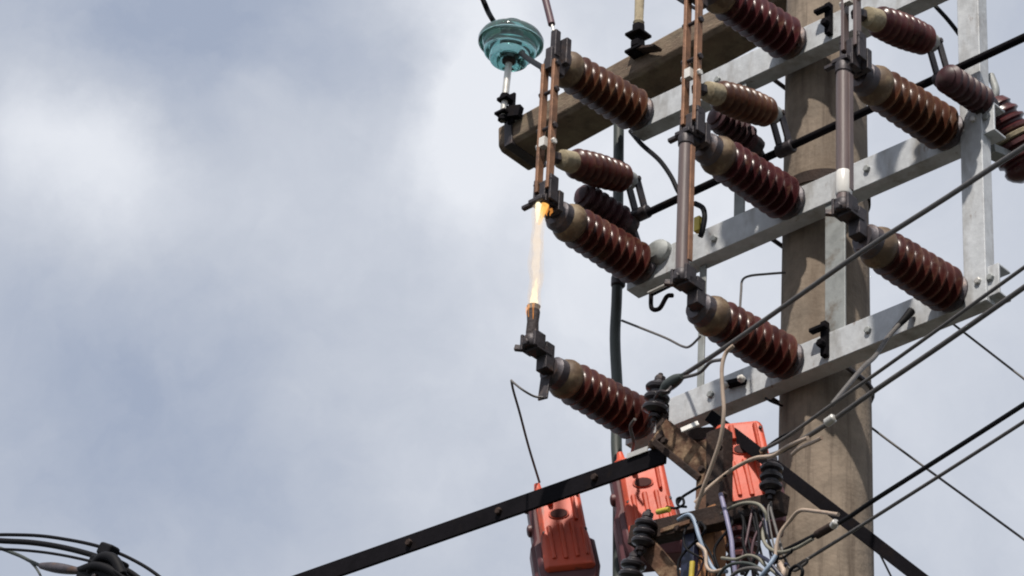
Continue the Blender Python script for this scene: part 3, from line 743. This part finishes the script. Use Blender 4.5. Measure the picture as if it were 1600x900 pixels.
wire('stay_wire', [(1340, 652, -.13), (1420, 712, -.2), (1600, 843, -.35), (1750, 955, -.5)], px(1.9), 'cable_grey', 'thin wire slanting down right from behind the pole, crossing two lines', 'wire', steps=3)
wire('stay_wire', [(1350, 820, -.13), (1376, 868, -.16), (1394, 904, -.2), (1420, 955, -.25)], px(1.6), 'cable_grey', 'short steep thin wire beside the pole at the bottom edge', 'wire', steps=3)
gr_ = thing('guy_grip', P(1420, 492, b=.25), 'dark grip with grey tail slanting across the lowest crossarm right of the pole', 'clamp')
MB().tube([P(1424, 486, b=.235), P(1412, 500, b=.26), P(1398, 514, b=.29)], lambda t_: .014 - .006 * t_, 12).build('grip_body', 'rubber', gr_)
MB().tube([P(1404, 508, b=.28), P(1385, 530, b=.36), P(1368, 556, b=.5), P(1345, 578, b=.66), P(1300, 632, b=.8)], .0075, 10).build('tail', 'cable_grey', gr_)
# preformed sleeve and connectors on the two lines
sl = thing('line_connector', P(1298, 655, b=.8), 'pale compression connector on the lines crossing the pole', 'connector')
MB().cyl(P(1290, 662, b=.8), P(1304, 652, b=.8), .014, 12).build('connector_body', 'bright_metal', sl)
MB().tube([P(1238, 710, b=.72), P(1250, 700, b=.74), P(1268, 692, b=.76), P(1284, 684, b=.78)], .006, 8).build('connector_tail', 'cable_cream', sl)
sl = thing('line_connector', P(1302, 826, b=.72), 'dark sleeve connector on the black line low across the pole', 'connector')
MB().cyl(P(1276, 836, b=.69), P(1300, 822, b=.72), .013, 12).build('connector_body', 'rust_dark', sl)
MB().cyl(P(1301, 823, b=.725), P(1307, 815, b=.735), .012, 12).build('connector_cap', 'bright_metal', sl)
# thin earth wires
MB().bar(tip(0, T3, .445) - Z * .03, P(848, 624, b=.675), .035, .008).build('drop_lug', 'dark_metal', INS[(0, T3)], bevel=.002)
wire('earth_wire', [(849, 621, .68), (834, 619, .70), (815, 608, .74), (799, 595, .74)], px(1.8), 'cable_grey', 'short thin wire bent outward from the lower left insulator', 'wire', steps=5)
wire('isolator_lead', [(799, 594, .74), (802, 610, .70), (812, 645, .6), (826, 698, .45), (843, 754, .34)], px(1.9), 'cable_grey', 'thin grey lead dropping to the left orange isolator', 'wire')
wire('isolator_lead', [(992, 655, .5), (985, 668, .48), (990, 690, .44), (988, 706, .36)], px(2.6), 'cable_grey', 'thin grey lead dropping behind the black bar to the middle orange isolator', 'wire')
wire('earth_wire', [(972, 501, .2), (1000, 512, .22), (1040, 528, .26), (1066, 541, .3), (1078, 541, .34), (1094, 526, .4)], px(2.0), 'cable_grey', 'thin sagging wire between the dark conduit and the insulator left of the pole', 'wire')
wire('earth_wire', [(1156, 486, .45), (1158, 455, .40), (1160, 438, .36), (1172, 431, .32), (1200, 428, .25), (1226, 426, .16)], px(1.9), 'cable_grey', 'thin wire bent at a right angle from the pole to the insulator', 'wire')
wire('tie_wire', [(1196, 622, .2), (1206, 628, .2), (1222, 634, .14)], px(1.8), 'rubber', 'tiny dark wire end between lowest crossarm and pole', 'wire')
# cream and coloured service cables in the rack
G = 'insulated tails wired into the rusty rack'
wire('service_tail', [(1146, 540, .78), (1134, 552, .78), (1128, 575, .78), (1129, 610, .77), (1131, 645, .76), (1126, 685, .74), (1113, 725, .72), (1098, 765, .70), (1088, 795, .68)], px(3.0), 'cable_cream', 'cream cable hanging in a long curve from the grey line to the rack', 'cable', G)
wire('service_tail', [(1262, 684, .74), (1230, 698, .70), (1208, 712, .68), (1180, 716, .66), (1150, 730, .65), (1125, 748, .65), (1106, 764, .66), (1086, 786, .67)], px(3.0), 'cable_cream', 'cream cable running from the pole across the hidden orange isolator', 'cable', G)
wire('service_tail', [(1060, 812, .64), (1075, 804, .66), (1084, 812, .66), (1092, 838, .66), (1100, 860, .65), (1108, 878, .64), (1118, 892, .64), (1136, 893, .64)], px(2.9), 'cable_blue', 'pale blue cable curling down over the rusty lower post', 'cable', G)
wire('service_tail', [(1126, 772, .62), (1132, 795, .63), (1138, 820, .64), (1143, 845, .64), (1145, 868, .64), (1150, 905, .63)], px(3.4), 'cable_violet', 'violet cable hanging in front of the ribbed insulator by the pole', 'cable', G)
wire('service_tail', [(1128, 802, .6), (1145, 792, .62), (1165, 786, .62), (1184, 788, .62), (1194, 798, .62), (1198, 812, .61), (1192, 830, .61), (1194, 846, .62), (1204, 858, .63), (1222, 863, .64), (1245, 856, .65), (1270, 842, .67)], px(2.7), 'cable_olive', 'olive cable looping from the crossbar round to the black line', 'cable', G)
wire('service_tail', [(1212, 880, .64), (1213, 855, .64), (1220, 832, .64), (1234, 814, .64), (1250, 798, .66), (1275, 799, .68), (1310, 804, .72)], px(2.8), 'cable_cream', 'thin cream cable bent over the lower pole face', 'cable', G)
wire('service_tail', [(1090, 850, .66), (1102, 862, .66), (1104, 885, .66), (1114, 893, .66), (1130, 890, .66)], px(2.6), 'cable_cream', 'thin tan cable hooked at the foot of the rusty post', 'cable', G)
wire('service_tail', [(1058, 788, .6), (1066, 777, .6), (1078, 769, .62), (1094, 760, .64), (1112, 752, .65), (1135, 742, .65)], px(2.2), 'rubber', 'thin black wire curling beside the middle orange isolator', 'wire', G)
wire('service_tail', [(1192, 706, .6), (1204, 694, .6), (1222, 682, .6), (1240, 674, .62)], px(2.0), 'rubber', 'thin black wire from the brace tip toward the pole edge', 'wire', G)
wire('service_tail', [(1042, 792, .62), (1056, 794, .64), (1068, 788, .64), (1066, 778, .63), (1058, 780, .63), (1060, 790, .63), (1072, 792, .64)], px(2.0), 'rubber', 'small black wire loop on top of the rusty crossbar', 'wire', G)
wire('service_tail', [(1028, 800, .63), (1036, 798, .64), (1046, 796, .64)], px(4.2), 'yellow_plastic', 'short yellow wire end on the rusty crossbar', 'wire', G, steps=3)
wire('service_tail', [(1080, 905, .63), (1081, 892, .63), (1082, 878, .63)], px(4), 'yellow_plastic', 'yellow cable end at the bottom edge beside the rusty post', 'cable', G, steps=3)
# coil of tangled cables at the bottom edge
specs_t = [
    ([(1128, 872, .66), (1150, 874, .68), (1168, 868, .68), (1184, 872, .68), (1196, 884, .68), (1215, 900, .67), (1225, 930, .66)], 2.4, 'cable_olive', 'olive cable arched over the tangle at the bottom edge'),
    ([(1120, 905, .66), (1132, 888, .68), (1150, 880, .69), (1175, 882, .69), (1195, 895, .69), (1210, 915, .68)], 2.4, 'cable_green', 'dark green cable arched in the tangle at the bottom edge'),
    ([(1135, 915, .67), (1148, 896, .7), (1170, 888, .7), (1192, 892, .7), (1205, 910, .7)], 2.8, 'cable_grey', 'grey cable lowest in the tangle at the bottom edge'),
    ([(1178, 918, .70), (1190, 900, .71), (1202, 884, .71), (1212, 868, .70)], 3.2, 'cable_blue', 'pale blue cable crossing the tangle upward at the bottom edge'),
    ([(1186, 868, .66), (1200, 876, .70), (1212, 890, .70), (1228, 908, .69)], 2.8, 'cable_navy', 'navy cable crossing the tangle at the bottom edge'),
    ([(1218, 880, .64), (1224, 892, .66), (1222, 906, .66)], 4.0, 'cable_cream', 'short cream cable end beside the tangle'),
    ([(1232, 905, .67), (1236, 890, .68), (1246, 884, .68), (1254, 892, .68), (1250, 910, .67)], 2.6, 'rubber', 'black wire ring at the bottom edge on the pole'),
]
for pts, w_, m_, lb in specs_t:
    wire('tangled_cable', pts, px(w_), m_, lb, 'cable', 'tangled cables at the bottom edge')
rnd = random.Random(21)
for k in range(11):          # knot of thin dark leads hanging from the crossbar
    x0 = rnd.uniform(1070, 1205); y0 = 846 - (x0 - 990) * .289
    x1, y1 = x0 + rnd.uniform(-50, 50), rnd.uniform(890, 940)
    b0 = rnd.uniform(.582, .60)
    pts = [(x0, y0, b0), (x0 + rnd.uniform(-5, 8), y0 + 16, b0 + .02), ((x0 + x1) / 2 + rnd.uniform(-18, 18), (y0 + y1) / 2, b0 + .04), (x1 + rnd.uniform(-14, 14), y1 - 12, b0 + .03), (x1, y1 + 40, b0)]
    wire('thin_lead', pts, px(rnd.uniform(1.3, 2.1)), rnd.choice(['rubber', 'rubber', 'cable_grey', 'cable_purple']), 'thin dark lead in the knot of wires below the rusty crossbar', 'wire', 'thin dark leads in the knot')
for k, (x0, x1, y1, sag) in enumerate(((1186, 1238, 858, 22), (1192, 1228, 880, 26), (1176, 1216, 868, 34), (1204, 1262, 872, 30), (1160, 1206, 884, 24))):
    y0 = 846 - (x0 - 990) * .289 + 2
    wire('looped_lead', [(x0, y0, .585), (x0 + 3, y0 + sag * .7, .61), ((x0 + x1) / 2, max(y0, y1) + sag * .5, .63), (x1 - 4, y1 + sag * .3, .65), (x1, y1, .66)], px(1.9 + .3 * (k % 2)), ('rubber', 'cable_navy', 'rubber', 'cable_grey', 'rubber')[k], 'dark lead looping between rusty crossbar and the lines at the pole', 'wire', 'dark looping leads beside the pole')
# ---------------------------------------------------------------- cables at the lower left
CB = .2
wire('span_cable', [(-420, 960, CB), (-200, 870, CB), (-60, 840, CB), (40, 836, CB), (110, 844, CB), (165, 857, CB), (210, 876, CB), (250, 902, CB), (300, 950, CB), (360, 1030, CB)], px(3.2), 'rubber', 'thin black cable arching along the top of the lower left bundle', 'cable')
wire('span_cable', [(-420, 975, CB), (-200, 885, CB), (-60, 848, CB), (20, 846, CB), (80, 852, CB), (140, 866, CB), (185, 884, CB), (222, 908, CB), (280, 965, CB), (330, 1030, CB)], px(5.2), 'rubber', 'thick black cable arching through the lower left bundle', 'cable')
wire('span_cable', [(-300, 900, CB + .05), (-120, 840, CB + .05), (-20, 852, CB + .05), (25, 866, CB + .05), (50, 878, CB + .05), (72, 886, CB + .05), (110, 888, CB + .05)], px(3.4), 'cable_green', 'dark cable dipping into the splice at the lower left', 'cable')
wire('span_cable', [(46, 876, CB + .05), (58, 890, CB + .05), (68, 910, CB + .05), (80, 940, CB + .05)], px(2.2), 'cable_green', 'short thin tail below the splice at the lower left', 'cable')
wire('span_cable', [(-300, 915, CB + .08), (-100, 862, CB + .08), (-10, 858, CB + .08), (60, 862, CB + .08), (120, 872, CB + .08), (162, 884, CB + .08), (196, 905, CB + .08), (230, 950, CB + .08)], px(2.6), 'rubber', 'slim black cable lying just under the thick one at the lower left', 'cable')
spl = thing('cable_splice', P(92, 888, b=CB + .06), 'dark tapered splice sleeve in the lower left cable bundle', 'splice')
MB().tube([P(64, 884, b=CB + .06), P(80, 886, b=CB + .06), P(100, 889, b=CB + .06), P(122, 892, b=CB + .06), P(140, 892, b=CB + .06)], lambda t_: .008 + .012 * math.sin(PI * min(1, t_ + .1)) , 14).build('sleeve', 'cap_metal', spl)
ck = thing('suspension_clamp', P(168, 880, b=CB + .03), 'black clamp gripping the cables at the lower left', 'clamp')
m_ = MB(); m_.bar(P(160, 858, b=CB + .03), P(178, 864, b=CB + .03), .05, .05).bar(P(148, 880, b=CB + .03), P(190, 886, b=CB + .03), .07, .05).bar(P(130, 905, b=CB + .03), P(196, 908, b=CB + .03), .08, .06)
m_.tube([P(140, 896, b=CB + .06), P(158, 872, b=CB + .07), P(178, 874, b=CB + .07), P(192, 900, b=CB + .06)], .02, 12).tube([P(120, 893, b=CB + .05), P(150, 884, b=CB + .08), P(180, 895, b=CB + .07), P(200, 915, b=CB + .05)], .016, 12)
m_.build('jaw', 'rubber', ck, bevel=.01)
for x, y in ((158, 888), (176, 892), (150, 903)):
    MB().hexb(P(x, y, b=CB + .065), B, .014, .016).build('bolt', 'dark_metal', ck)
MB().bar(P(176, 905, b=CB + .05), P(196, 940, b=CB + .05), .03, .03).build('hanger', 'rust', ck, bevel=.003)

for o in list(bpy.data.objects):
    if '_o' in o: del o['_o']
